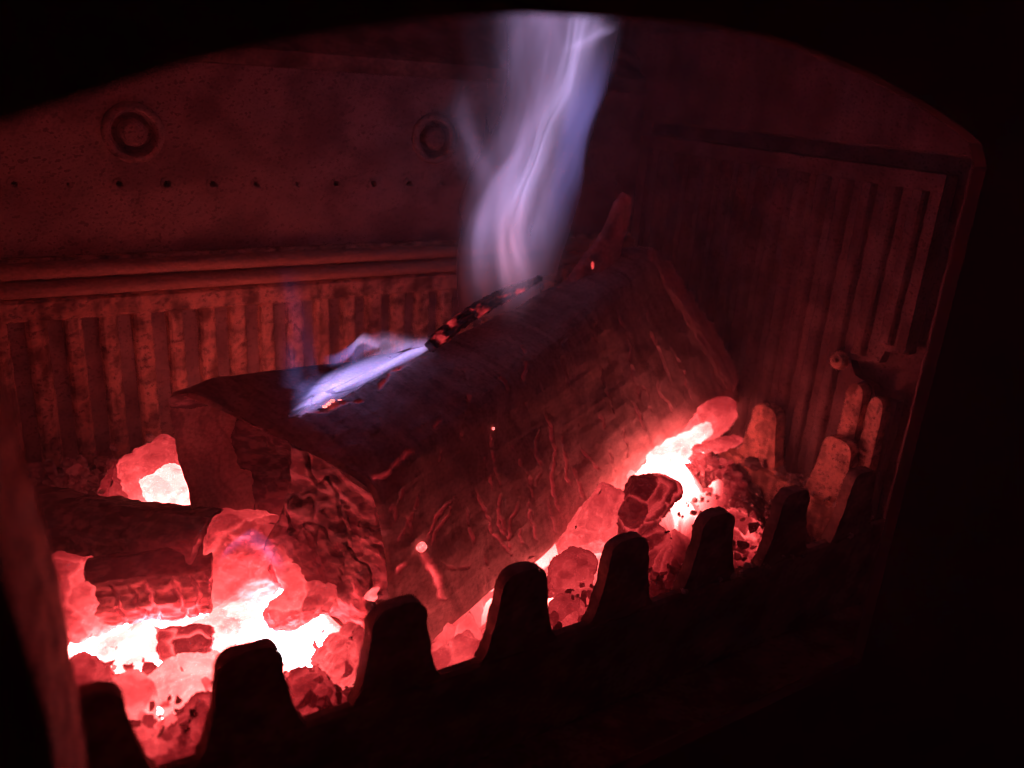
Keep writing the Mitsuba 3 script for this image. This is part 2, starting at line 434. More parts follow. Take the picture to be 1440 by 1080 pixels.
# the split log lying across the fire
A0, B0, C0, E0, F0 = V(0.0965, 0.040, 0.0150), V(0.1000, 0.0270, -0.0560), V(0.080, 0.055, -0.0360), V(0.0480, 0.0880, -0.0220), V(0.0415, 0.0970, 0.0390)
A5, B5, C5, E5, F5 = V(0.1690, 0.068, 0.0385), V(0.1890, 0.0500, -0.0345), V(0.180, 0.075, -0.036), V(0.165, 0.110, -0.020), V(0.1420, 0.1000, 0.0430)
A1, B1, C1, E1, F1 = V(0.2690, 0.1060, 0.0710), V(0.3130, 0.0800, -0.0040), V(0.309, 0.095, -0.012), V(0.300, 0.140, 0.000), V(0.2560, 0.1220, 0.0690)
m, s_of = solid_loft([A0, B0, C0, E0, F0], [A1, B1, C1, E1, F1], 560, 600, 60, [A5, B5, C5, E5, F5])
LOG0 = m.copy()
v = np.array(m.vertices)
n = np.array(m.vertex_normals)
axis = V(0.93, 0.30, 0.24) / np.linalg.norm(V(0.93, 0.30, 0.24))
al = v @ axis
perp = v - al[:, None] * axis
g1 = mfbm(np.concatenate([perp * 260, (al * 22)[:, None]], 1)[:, [0, 1, 3]] + perp[:, [2]] * 260, 4, 5) - 0.5
g2 = mfbm(v * 42, 3, 6) - 0.5
g3 = mfbm(v * 150, 3, 8) - 0.5
body = np.clip(np.minimum(s_of, 1 - s_of) * 30, 0, 1)
CRACKS = []
# CRACKS_BEGIN
CRACKS = [
    ([(0.1587, 0.0575, 0.0127), (0.1612, 0.055, 0.0025), (0.1669, 0.0531, -0.0086)], 0.0009, 0.03, 0.1),
    ([(0.1646, 0.0519, -0.0113), (0.1656, 0.0505, -0.0171), (0.168, 0.0488, -0.0254), (0.1688, 0.0478, -0.0302)], 0.001, 0.08, 0.3),
    ([(0.1783, 0.0646, 0.02), (0.1811, 0.0623, 0.0112), (0.1824, 0.0599, 0.0025), (0.1783, 0.0562, -0.0068), (0.18, 0.0534, -0.0177), (0.185, 0.052, -0.0267)], 0.0013, 0.0, 0.22),
    ([(0.1377, 0.0484, 0.0001), (0.1421, 0.0472, -0.0091), (0.1452, 0.0456, -0.0181), (0.1541, 0.0445, -0.0306)], 0.001, 0.05, 0.22),
    ([(0.1468, 0.0484, -0.0087), (0.1516, 0.0475, -0.0163), (0.1528, 0.046, -0.0233), (0.1537, 0.0447, -0.0297)], 0.001, 0.08, 0.25),
    ([(0.1486, 0.0513, 0.0006), (0.1494, 0.049, -0.0087), (0.1492, 0.0467, -0.0175), (0.1516, 0.0456, -0.0237)], 0.001, 0.04, 0.2),
    ([(0.1284, 0.0459, -0.0004), (0.1203, 0.0427, -0.0047), (0.116, 0.0403, -0.0098), (0.1141, 0.0392, -0.0129)], 0.001, 0.04, 0.2),
    ([(0.1272, 0.0452, -0.0018), (0.1216, 0.0421, -0.0084), (0.1163, 0.0396, -0.0134)], 0.0009, 0.04, 0.2),
    ([(0.0933, 0.038, -0.0263), (0.1016, 0.0352, -0.0163), (0.1113, 0.0385, -0.0127)], 0.0016, 0.35, 0.25),
    ([(0.112, 0.0387, -0.0126), (0.1164, 0.0373, -0.0237), (0.1211, 0.036, -0.035)], 0.0026, 0.3, 0.34),
    ([(0.1337, 0.046, -0.0054), (0.136, 0.0435, -0.0177), (0.1376, 0.0406, -0.0316)], 0.0008, 0.02, 0.1),
    ([(0.1489, 0.0566, 0.0179), (0.1485, 0.0538, 0.0093), (0.1486, 0.0513, 0.0006)], 0.0009, 0.02, 0.06),
    ([(0.1917, 0.0591, -0.0066), (0.195, 0.0572, -0.0149), (0.1973, 0.0558, -0.0214)], 0.0008, 0.03, 0.16),
    ([(0.197, 0.0624, 0.0007), (0.2039, 0.0605, -0.0096), (0.2101, 0.0592, -0.018)], 0.0008, 0.03, 0.2),
    ([(0.0909, 0.0451, 0.0101), (0.1008, 0.0445, 0.0152), (0.1095, 0.0485, 0.0189), (0.1191, 0.0515, 0.0213)], 0.0012, 0.1, 0.03),
    ([(0.0954, 0.0395, 0.0028), (0.1008, 0.0402, 0.0058)], 0.001, 0.08, 0.05),
    ([(0.2122, 0.0647, -0.0016), (0.2142, 0.0623, -0.0101), (0.2163, 0.061, -0.0157)], 0.0008, 0.03, 0.2),
    ([(0.2222, 0.0682, 0.003), (0.2247, 0.0659, -0.005), (0.2234, 0.0638, -0.0108)], 0.0008, 0.04, 0.2),
    ([(0.1652, 0.0545, -0.0027), (0.1665, 0.0529, -0.0091), (0.1672, 0.05, -0.0204)], 0.0008, 0.03, 0.15),
    ([(0.2057, 0.0918, 0.0527), (0.1933, 0.077, 0.0424), (0.1932, 0.0702, 0.0261), (0.1968, 0.0649, 0.0085)], 0.0014, 0, 0.01),
    ([(0.2201, 0.091, 0.0549), (0.2125, 0.081, 0.0424), (0.2153, 0.0746, 0.0248), (0.2177, 0.0687, 0.0069)], 0.0012, 0, 0.01),
    ([(0.2371, 0.0994, 0.0614), (0.2304, 0.0863, 0.0456), (0.2343, 0.0784, 0.0244), (0.2386, 0.0732, 0.0087)], 0.0014, 0, 0.02),
    ([(0.2523, 0.0992, 0.0622), (0.2506, 0.0907, 0.046), (0.2552, 0.0836, 0.0271), (0.2624, 0.0788, 0.012)], 0.0012, 0, 0.03),
    ([(0.1923, 0.0934, 0.0502), (0.1768, 0.0728, 0.0394), (0.1768, 0.0655, 0.0238)], 0.001, 0, 0.01),
    ([(0.1666, 0.0848, 0.0429), (0.1583, 0.0674, 0.0346), (0.1582, 0.0596, 0.0199)], 0.001, 0, 0.01),
    ([(0.1402, 0.0625, 0.0303), (0.1346, 0.0539, 0.0203), (0.1295, 0.0488, 0.0094)], 0.0009, 0, 0.03),
    ([(0.2297, 0.0733, 0.0133), (0.2352, 0.0707, 0.0033), (0.2366, 0.0686, -0.0031)], 0.0007, 0.02, 0.15),
    ([(0.2507, 0.0793, 0.0186), (0.256, 0.0757, 0.0069), (0.2574, 0.0735, 0.0004)], 0.0007, 0.02, 0.15),
    ([(0.1039, 0.0415, 0.0071), (0.1075, 0.0401, -0.0012), (0.1083, 0.0385, -0.0088)], 0.0008, 0.02, 0.06),
    ([(0.1745, 0.0616, 0.0135), (0.17, 0.0574, 0.0037), (0.1703, 0.0534, -0.0101)], 0.0007, 0.0, 0.06),
    ([(0.1598, 0.0512, -0.0099), (0.1542, 0.0471, -0.0204), (0.1548, 0.0448, -0.0304)], 0.0007, 0.05, 0.2),
    ([(0.1199, 0.0389, -0.0206), (0.1294, 0.0398, -0.0267), (0.1429, 0.0418, -0.0317)], 0.0008, 0.06, 0.03),
    ([(0.0812, 0.0542, 0.0006), (0.0843, 0.0494, -0.0113), (0.0829, 0.0492, -0.0249)], 0.0011, 0.0, 0.05),
    ([(0.0754, 0.0595, -0.0061), (0.0795, 0.0537, -0.018), (0.0839, 0.0486, -0.0334)], 0.001, 0.02, 0.06),
    ([(0.0868, 0.0491, 0.0073), (0.0898, 0.0441, -0.0071), (0.0874, 0.0443, -0.0261)], 0.0009, 0.0, 0.04),
    ([(0.0755, 0.0686, 0.0277), (0.0929, 0.0717, 0.0306), (0.1146, 0.0785, 0.0349), (0.1397, 0.0883, 0.0397)], 0.0012, 0.02, 0.12),
    ([(0.1261, 0.0663, 0.0309), (0.1241, 0.0552, 0.0244), (0.1228, 0.0485, 0.0136)], 0.0008, 0, 0.05),
    ([(0.1453, 0.0751, 0.0366), (0.1416, 0.0622, 0.0301), (0.1392, 0.0546, 0.0193)], 0.0008, 0, 0.03),
    ([(0.1741, 0.0863, 0.0447), (0.168, 0.0673, 0.0334), (0.1683, 0.0623, 0.0203)], 0.0008, 0, 0.03),
    ([(0.1861, 0.0625, 0.0081), (0.1887, 0.0593, -0.0038), (0.1898, 0.056, -0.0155)], 0.0008, 0.03, 0.14),
    ([(0.2072, 0.0703, 0.0177), (0.211, 0.0668, 0.0054), (0.2137, 0.0632, -0.007)], 0.0008, 0.02, 0.12),
    ([(0.1436, 0.0529, 0.0106), (0.1456, 0.0496, -0.003)], 0.0008, 0.02, 0.08),
    ([(0.175, 0.0533, -0.0143), (0.1774, 0.0513, -0.0235), (0.1794, 0.0502, -0.03)], 0.0008, 0.06, 0.25),
    ([(0.159, 0.0488, -0.0178), (0.1611, 0.0466, -0.0283)], 0.0008, 0.06, 0.25),
    ([(0.2379, 0.0766, 0.0178), (0.2429, 0.0726, 0.0048)], 0.0008, 0.02, 0.2),
    ([(0.2655, 0.0849, 0.0255), (0.2705, 0.0802, 0.0122), (0.274, 0.0774, 0.0036)], 0.0008, 0.02, 0.2),
    ([(0.1327, 0.0403, -0.028), (0.1346, 0.038, -0.0425)], 0.0008, 0.05, 0.15),
    ([(0.1071, 0.0489, 0.0191), (0.106, 0.0425, 0.0089), (0.1017, 0.0385, -0.0016)], 0.0008, 0.02, 0.05),
    ([(0.113, 0.0438, 0.0068), (0.109, 0.0404, -0.0017), (0.1022, 0.0369, -0.0091)], 0.0008, 0.02, 0.08),
    ([(0.1416, 0.0429, -0.0258), (0.1425, 0.0402, -0.04)], 0.0008, 0.06, 0.12),
]
# CRACKS_END
disp = 0.0005 * g1 * body + 0.0048 * g2 + (0.0006 + 0.0030 * np.exp(-np.minimum(s_of, 1 - s_of) / 0.05) * (s_of > 0)) * g3
glow = np.zeros(len(v))
if CRACKS:
    e, gl = crack_field(v, CRACKS, 21)
    disp = disp - 0.0013 * e
    glow = glow + 1.8 * gl + 0.035 * e * (gl > 0.004)
v = v + n * disp[:, None]
# the wood is itself alight where it hangs over the hottest coals
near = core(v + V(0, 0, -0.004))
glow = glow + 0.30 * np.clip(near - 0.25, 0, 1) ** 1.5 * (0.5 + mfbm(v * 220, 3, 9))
m.vertices = v
S("split_log", "large split log across the fire, its cracked front face lit red", "log")
cap = np.array((s_of[m.faces] <= 0).all(1))
fb, fe = m.faces[~cap], m.faces[cap]


def sub(mesh, faces, g):
    used = np.unique(faces)
    back = np.full(len(mesh.vertices), -1)
    back[used] = np.arange(len(used))
    return trimesh.Trimesh(np.array(mesh.vertices)[used], back[faces], process=False), g[used]


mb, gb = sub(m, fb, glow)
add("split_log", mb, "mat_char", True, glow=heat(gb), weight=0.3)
me, ge = sub(m, fe, glow)
ne = np.array(me.vertex_normals)
ve = np.array(me.vertices)
ac = F0 - A0
w_ = (ve - A0) @ ac / (ac @ ac) + 0.05 * (mfbm(ve * 60, 3, 15) - 0.5)          # 0 at the front corner, 1 at the back
hollow = sm0(0.36, 0.42, w_) * (1 - sm0(0.86, 0.94, w_))
rim = np.linalg.norm((ve - ve.mean(0)) / np.abs(ve - ve.mean(0)).max(0), axis=1)
up_ = (ve @ V(0.0, 0.0, 1.0) - (A0[2] + (F0[2] - A0[2]) * np.clip(w_, 0, 1)))   # 0 at the top edge, negative below
hollow = hollow * sm0(0.000, -0.010, up_) if False else hollow * np.clip(-up_ / 0.010, 0, 1)
split = mfbm(np.c_[ve[:, 0] * 90 + ve[:, 1] * 90, ve[:, 2] * 30, ve[:, 0] * 0], 4, 12)
me.vertices = ve + axis * (0.020 * hollow * (0.75 + 0.5 * mfbm(ve * 90, 3, 16)))[:, None] + ne * (0.0085 * (mfbm(ve * 65, 3, 13) - 0.5) + 0.0020 * (mfbm(ve * 240, 4, 14) - 0.5) - 0.0014 * np.exp(-(np.abs(mfbm(ve * np.array([60, 60, 22]), 3, 18) - 0.5) / 0.010) ** 2) - 0.0012 * sm0(0.56, 0.74, split))[:, None]
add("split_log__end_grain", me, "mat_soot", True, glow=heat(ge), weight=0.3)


def grain_log(key, left, right, ns, nt, caps, amp, seed, lines=(), glow_gain=0.5, bsdf="mat_char", dish=0.0, cells=0, cell_glow=0.0, weight=0.3, crack_w=0.0009, flat=False):
    m, s = solid_loft(left, right, ns, nt, caps)
    v, n = np.array(m.vertices), np.array(m.vertex_normals)
    ax = np.mean(right, 0) - np.mean(left, 0)
    L = np.linalg.norm(ax)
    ax /= L
    al = v @ ax
    pr = v - al[:, None] * ax
    d = amp * ((mfbm(pr * 300 + ax * (al * 25)[:, None], 4, seed) - 0.5) * 0.45 + (mfbm(v * 55, 3, seed + 1) - 0.5) * 1.6 + (mfbm(v * 170, 3, seed + 2) - 0.5) * 0.5)
    glow = glow_gain * np.clip(core(v) - 0.3, 0, 1) * (0.4 + 1.2 * mfbm(v * 200, 3, seed + 3))
    if lines:
        e, gl = crack_field(v * V(1, 0 if flat else 1, 1), lines, seed, flat)
        if flat:
            e, gl = e * (n[:, 1] < -0.1), gl * (n[:, 1] < -0.1)
        d = d - 0.0018 * e
        glow = glow + gl
    if cells:
        rng = np.random.default_rng(seed)
        c = v[rng.integers(0, len(v), cells)] * 1.0
        w = v + (np.stack([mnoise(v * 180, seed + q) for q in range(3)], 1) - 0.5) * 0.004
        dd, _ = cKDTree(c).query(w, k=2)
        e = np.exp(-((dd[:, 1] - dd[:, 0]) / crack_w) ** 2)
        d = d - 0.0014 * e
        glow = glow + cell_glow * e * np.clip(core(v) * 1.6, 0.05, 1)
    v = v + n * d[:, None]
    if dish:
        c0 = np.mean(left, 0)
        R = np.mean(np.linalg.norm(np.asarray(left) - c0, axis=1))
        q = np.linalg.norm((v - c0) - ((v - c0) @ ax)[:, None] * ax, axis=1) / R
        v = v + ax * (np.where(s <= 0, dish * np.clip(1 - q * q, 0, 1) * (0.6 + 0.8 * mfbm(v * 120, 2, seed)), 0))[:, None]
    m.vertices = v
    return add(key, m, bsdf, True, glow=heat(glow), weight=weight)


def ring(c, ax, r1, r2, n=9, squash=None, seed=0, up=V(0, 0, 1)):
    ax = ax / np.linalg.norm(ax)
    a = np.cross(ax, up)
    a /= np.linalg.norm(a)
    b = np.cross(a, ax)
    rng = np.random.default_rng(seed)
    th = np.arange(n) * 2 * math.pi / n
    j = 1 + rng.uniform(-0.10, 0.10, n)
    return np.array([c + (a * math.cos(t) * r1 + b * math.sin(t) * r2) * q for t, q in zip(th, j)])


S("charred_log", "thin charred log at the far left with bright coals under it", "log")
grain_log("charred_log", ring(V(-0.012, 0.150, -0.030), V(0.06, -0.07, 0), 0.017, 0.015, 9, seed=5), ring(V(0.052, 0.080, -0.020), V(0.06, -0.07, 0), 0.014, 0.014, 9, seed=6), 220, 200, 16, 0.005, 43, glow_gain=0.25, bsdf="mat_soot")

# ---------------------------------------------------------------- bed of embers
gx, gy = np.meshgrid(np.linspace(-0.0235, 0.3035, 430), np.linspace(0.0045, 0.187, 240), indexing="ij")
sm = lambda a, b, t: np.clip((t - a) / (b - a), 0, 1) ** 2 * (3 - 2 * np.clip((t - a) / (b - a), 0, 1))
base = -0.0520 + 0.020 * sm(0.14, 0.24, gx) * sm(0.01, 0.05, gy) + 0.010 * sm(0.02, 0.09, gy) + 0.008 * sm(0.09, 0.16, gy)
base = base + 0.009 * np.exp(-((gx - 0.240) ** 2 + (gy - 0.058) ** 2) / 0.017 ** 2)
base = base - 0.012 * sm(0.270, 0.295, gx) * sm(0.02, 0.05, gy)
rng = np.random.default_rng(11)
seeds = np.stack([rng.uniform(-0.03, 0.31, 900), rng.uniform(0, 0.19, 900)], 1)
q = np.stack([gx, gy], -1).reshape(-1, 2)
wq = q + (np.stack([mnoise(np.c_[q * 130, q[:, :1] * 0], s_) for s_ in (1, 2)], 1) - 0.5) * 0.006
dd, ii = cKDTree(seeds).query(wq, k=2)
edge = np.clip((dd[:, 1] - dd[:, 0]) / 0.004, 0, 1)
tone = rng.uniform(0, 1, 900)[ii[:, 0]]
tilt = rng.normal(0, 0.45, (900, 2))[ii[:, 0]]
bump = (np.minimum(edge * 1.8, 1) * 0.0035 + np.sum(tilt * (wq - seeds[ii[:, 0]]), 1) + (tone - 0.5) * 0.006 + 0.003 * (mfbm(np.c_[q * 260, q[:, :1] * 0], 3, 4) - 0.5))
bz = base.ravel() + bump
bv = np.c_[q, bz]
hot = core(bv)
cold = sm(0.0, 0.45, hot)
L = 600.0 * np.clip(hot - 0.16, 0, 1) ** 2.4 * (0.012 + 1.3 * tone ** 4) + 1.0 * cold * (0.4 + 1.4 * mfbm(bv * 160, 3, 2)) + 0.5 * (1 - edge) * cold
S("ember_bed", "bed of small glowing embers and ash covering the floor of the fire", "embers", kind="stuff")
bm = trimesh.Trimesh(bv, grid_faces(430, 240), process=False)
if bm.face_normals[:, 2].mean() < 0:
    bm = trimesh.Trimesh(bv, bm.faces[:, ::-1], process=False)
add("ember_bed", bm, "mat_ember", True, glow=heat(L), weight=6.0)


ICO = {k: trimesh.creation.icosphere(subdivisions=k) for k in (3, 4, 5, 6)}


def rot(rx, ry, rz):
    return trimesh.transformations.euler_matrix(*np.radians([rx, ry, rz]), "sxyz")[:3, :3]


def chunk(key, label, c, size, r, seed, L, crack=0.0, ncell=0, facets=4, sub=5, rough_=0.10, power=5.0, top=0.5, bsdf="mat_ember", cw=0.0008, weight=1.0, grain=0.0, category="ember", group="embers glowing in the fire", core_gain=1.0, crusty=0.35):
    """A lump of glowing charcoal: a fractured block with split faces, checks and glow. L: radiance at its hot side."""
    rng = np.random.default_rng(seed)
    u = np.array(ICO[sub].vertices)
    h = np.asarray(size, float) / 2
    k = (np.abs(u) ** power).sum(1) ** (-1 / power)
    p = u * k[:, None]
    tone = np.ones(len(p))
    for _ in range(facets):
        n = rng.normal(size=3)
        n /= np.linalg.norm(n)
        lim = rng.uniform(0.62, 0.95)
        over = np.maximum(p @ n - lim, 0)
        p = p - over[:, None] * n
        tone = np.where(over > 0, rng.uniform(0.68, 1.40), tone)
    p = p * h
    m = trimesh.Trimesh(p, ICO[sub].faces, process=False)
    n = np.array(m.vertex_normals)
    sc = h.mean()
    d = sc * rough_ * 2 * ((mfbm(p / sc * 1.6 + seed, 3, seed) - 0.5) * 1.4 + (mfbm(p / sc * 5 + seed, 4, seed + 1) - 0.5) * 0.8 - 0.5 * np.abs(mfbm(p / sc * 2.6 + 4 * seed, 4, seed + 31) - 0.5))
    glow = (0.62 + 0.76 * mfbm(p / sc * 1.8 + 3 * seed, 4, seed + 2)) * tone
    fine = mfbm(p * 900 + seed, 3, seed + 7)
    fis = np.abs(mfbm(p / sc * 1.5 + 7 * seed, 4, seed + 41) - 0.5)
    fis = np.exp(-(fis / 0.012) ** 2)
    d = d - 0.0005 * fis
    glow = glow * (1 + 0.45 * fis)
    ashy = sm(0.50, 0.66, mfbm(p * 210 + 5 * seed, 4, seed + 8))
    glow = glow * (0.88 + 0.24 * fine) * (1 - 0.20 * ashy)
    d = d + 0.0005 * ashy + 0.0005 * (fine - 0.5)
    if grain:
        gr = mfbm(np.c_[p[:, 0] * 120, p[:, 1] * 1500, p[:, 2] * 1500] + seed, 3, seed + 5) - 0.5
        d = d + grain * 0.0016 * gr
        glow = glow * (1 + 1.6 * grain * gr)
    e = 0
    if ncell:
        sd = p[rng.integers(0, len(p), ncell)]
        w = p + (np.stack([mnoise(p * 260 + 9, seed + q) for q in range(3)], 1) - 0.5) * 0.0035
        dd, ii = cKDTree(sd).query(w, k=2)
        e = np.exp(-((dd[:, 1] - dd[:, 0]) / cw) ** 2)
        d = d - 0.0011 * e + (rng.uniform(-0.0004, 0.0004, ncell)[ii[:, 0]])
        glow = glow * (0.65 + 0.7 * rng.uniform(0, 1, ncell)[ii[:, 0]])
    p = p + n * d[:, None]
    p = p @ rot(*r).T + np.asarray(c, float)
    hn = core(p) ** 1.0
    zz = (p[:, 2] - p[:, 2].min()) / np.ptp(p[:, 2])
    crust = sm(0.55, 0.63, mfbm(p * 95 + 11 * seed, 4, seed + 9)) * sm(0.25, 0.75, zz)
    glow = 1.25 * L * glow * (1 - top * zz ** 1.2) * (1 - crusty * crust) * (0.72 + 3.0 * np.exp(-zz / 0.16) * np.clip(hn, 0, 1)) * (0.45 + 0.75 * core_gain * np.clip(hn, 0, 1)) + crack * e * (0.4 + 0.9 * np.clip(hn, 0, 1))
    m = trimesh.Trimesh(p, ICO[sub].faces, process=False)
    S(key2 := fresh(key), label, category, group)
    add(key, m, bsdf, True, glow=heat(glow), weight=weight)
    return key2


# left heap
chunk("ember", "pink glowing ember with a rounded back at the left edge beside the jamb", (0.0075, 0.088, -0.033), (0.022, 0.030, 0.026), (10, 20, 30), 1, 1.15, 0.5, 4, top=0.35)
kx = [(0.0190, 0.0006, 0.35), (0.0245, 0.0005, 0.25), (0.0290, 0.0012, 0.9), (0.0375, 0.0013, 1.0), (0.0425, 0.0006, 0.5), (0.0475, 0.0009, 0.7)]
kl = [([(x_ - 0.0015, 0, -0.0215), (x_, 0, -0.030), (x_ + 0.0015, 0, -0.0420)], w_k, 0.25 * g_k, g_k) for x_, w_k, g_k in kx] + [([(0.014, 0, -0.0345), (0.030, 0, -0.0360), (0.050, 0, -0.0350)], 0.0006, 0.5, 0.5)]
S("charcoal_block", "dark charcoal block with bright vertical cracks below the thin charred log", "charcoal")
grain_log("charcoal_block", ring(V(0.012, 0.0840, -0.0300), V(0.9, -0.25, 0), 0.011, 0.0135, 8, seed=8), ring(V(0.0500, 0.0760, -0.0290), V(0.9, -0.25, 0), 0.0115, 0.0130, 8, seed=9), 170, 200, 24, 0.003, 44, lines=kl, glow_gain=0.10, bsdf="mat_soot", flat=True)
chunk("ember", "large smooth pink ember slab under the hollow left end of the split log", (0.0600, 0.0760, -0.0250), (0.028, 0.022, 0.034), (-12, 10, -20), 3, 0.95, 0.5, 3, top=0.25, rough_=0.05)
chunk("ember", "rosy ember slab leaning against the lower left edge of the split log", (0.0790, 0.0700, -0.0240), (0.018, 0.026, 0.040), (-15, -22, -15), 4, 0.62, 0.4, 3, top=0.35, rough_=0.06)
chunk("ember", "flat pink ember with a ragged dark end in the middle of the white hot coals", (0.0750, 0.0520, -0.0330), (0.028, 0.014, 0.012), (8, -8, 20), 5, 1.0, 0.4, 4, top=0.3, rough_=0.1)
chunk("ember", "small dark red cracked ember sitting on the white hot coals", (0.0355, 0.0530, -0.0350), (0.0165, 0.011, 0.0100), (5, 4, -12), 6, 0.34, 0.9, 5, top=0.2, cw=0.0007)
chunk("ember", "pale dome shaped ember in front of the white hot coals, beside the leftmost fence tooth", (0.0165, 0.0360, -0.0390), (0.014, 0.014, 0.018), (0, 8, 10), 7, 2.4, 0.3, 2, top=0.1, rough_=0.05, power=2.6)
chunk("ember", "long pale ember slab behind the second fence tooth", (0.0310, 0.0400, -0.0410), (0.030, 0.016, 0.012), (10, -12, 22), 8, 2.6, 0.5, 3, top=0.2, rough_=0.05)
chunk("ember", "rough red ember at the foot of the second fence tooth", (0.0310, 0.0200, -0.0400), (0.017, 0.013, 0.011), (20, 10, 30), 9, 0.42, 0.3, 7, top=0.5, rough_=0.13)
chunk("ember", "wide ash coated pink ember in the gap between the two leftmost fence teeth", (0.0165, 0.0190, -0.0420), (0.018, 0.015, 0.012), (0, 5, -20), 10, 1.2, 0.2, 4, top=0.3, rough_=0.1)
chunk("ember", "small ember lying lowest in the gap between the two leftmost fence teeth", (0.0215, 0.0105, -0.0430), (0.020, 0.010, 0.009), (0, 0, 15), 12, 0.8, 0.3, 4, top=0.4, rough_=0.1, sub=4)
chunk("ember", "ember with striped wood grain at the lower left corner of the split log", (0.0790, 0.0250, -0.0370), (0.019, 0.013, 0.015), (0, -20, 25), 13, 1.3, 0.5, 3, top=0.2, grain=1.0, rough_=0.05)
chunk("ember", "dull red ember tucked between the second and third fence teeth", (0.0665, 0.0170, -0.0400), (0.017, 0.012, 0.012), (0, 10, -15), 14, 0.45, 0.3, 6, top=0.4, rough_=0.13)
chunk("ember", "small bright ember between the second and third fence teeth, beneath the dull red one", (0.0600, 0.0095, -0.0420), (0.013, 0.009, 0.009), (0, 10, 15), 15, 0.6, 0.3, 3, top=0.3, rough_=0.12, sub=4)
chunk("ember", "pale rounded ember half sunk in the white hot coals at the far left", (0.0160, 0.0640, -0.0400), (0.026, 0.016, 0.012), (6, 0, -15), 72, 6.5, 0.5, 4, top=0.25, rough_=0.10)
chunk("ember", "pale flat ember half sunk in the white hot coals behind the second fence tooth", (0.0500, 0.0600, -0.0400), (0.024, 0.016, 0.010), (-6, 6, 25), 73, 7.5, 0.6, 5, top=0.25, rough_=0.12)
chunk("ember", "crumbling red ember just above the leftmost fence tooth", (0.0020, 0.0500, -0.0370), (0.018, 0.014, 0.012), (0, 0, 30), 16, 0.60, 0.2, 6, top=0.4, rough_=0.16)
# behind, at the left
chunk("ember", "ash crusted ember glowing white on one side, behind the left end of the split log", (0.0440, 0.1330, -0.0170), (0.026, 0.020, 0.032), (5, -14, 10), 17, 2.6, 0.5, 5, top=0.72, rough_=0.10)
chunk("ember", "white hot ember beside the upper left edge of the split log, behind the thin log", (0.0450, 0.1190, -0.0200), (0.018, 0.016, 0.028), (5, -10, 20), 71, 14.0, 0.5, 3, top=0.3, rough_=0.08)
chunk("ember", "small ash grey ember leaning on the white sided ember at the back left", (0.0330, 0.1380, -0.0170), (0.016, 0.014, 0.022), (5, 24, 10), 18, 0.75, 0.2, 5, top=0.75, rough_=0.14)
# between teeth three and four
chunk("ember", "pink ember showing low between the third and fourth fence teeth", (0.1090, 0.0100, -0.0390), (0.022, 0.010, 0.012), (0, -6, 5), 19, 0.9, 0.3, 3, top=0.3, rough_=0.1)
# right heap
chunk("ember", "grey pink ash lump between the fourth and fifth fence teeth", (0.1680, 0.0280, -0.0340), (0.022, 0.015, 0.022), (0, 14, 10), 20, 0.60, 0.1, 4, top=0.2, rough_=0.12)
chunk("ember", "small smooth pink ember below the grey pink ash lump", (0.1590, 0.0140, -0.0380), (0.014, 0.011, 0.011), (0, 10, 10), 21, 0.85, 0.1, 2, top=0.2, rough_=0.07, power=2.6)
chunk("ember", "tall smooth pink ember face under the bright lower edge of the split log", (0.1930, 0.0450, -0.0260), (0.028, 0.015, 0.034), (-8, 24, 12), 22, 1.25, 0.3, 2, top=0.15, rough_=0.05)
chunk("ember", "dark checked charcoal block with glowing cracks behind the fifth fence tooth", (0.2175, 0.0420, -0.0225), (0.032, 0.016, 0.026), (0, 8, 8), 23, 0.13, 0.75, 12, cw=0.0009, top=0.1, rough_=0.05)
chunk("ember", "red ember low between the fifth and sixth fence teeth", (0.2080, 0.0240, -0.0340), (0.018, 0.014, 0.024), (0, -8, 0), 24, 0.36, 0.5, 6, top=0.2, rough_=0.08)
chunk("ember", "long hot ember tapering up to the right beneath the right end of the split log", (0.2720, 0.0760, -0.0130), (0.066, 0.017, 0.020), (0, -17, 6), 25, 3.0, 0.4, 3, top=0.45, rough_=0.06, power=3.0)
chunk("ember", "white hot ember wedged along the underside of the split log near its right end", (0.2470, 0.0600, -0.0125), (0.056, 0.012, 0.013), (0, -15, 15), 74, 9.0, 0.5, 3, top=0.3, rough_=0.08)
chunk("ember", "thin curled glowing flake pointing to the right wall", (0.2660, 0.0520, -0.0070), (0.028, 0.007, 0.005), (0, -4, -6), 26, 1.1, 0.1, 2, top=0.3, rough_=0.15, power=2.3, sub=4)
chunk("ember", "crumbling red ember behind the sixth fence tooth", (0.2660, 0.0560, -0.0210), (0.020, 0.016, 0.016), (0, 20, 20), 27, 0.62, 0.4, 8, top=0.3, rough_=0.16)
chunk("ember", "ash flecked ember with a white hot heart between the sixth and seventh fence teeth", (0.2560, 0.0230, -0.0330), (0.018, 0.016, 0.018), (0, 0, 20), 28, 0.9, 1.4, 9, top=0.3, rough_=0.16, cw=0.0011)

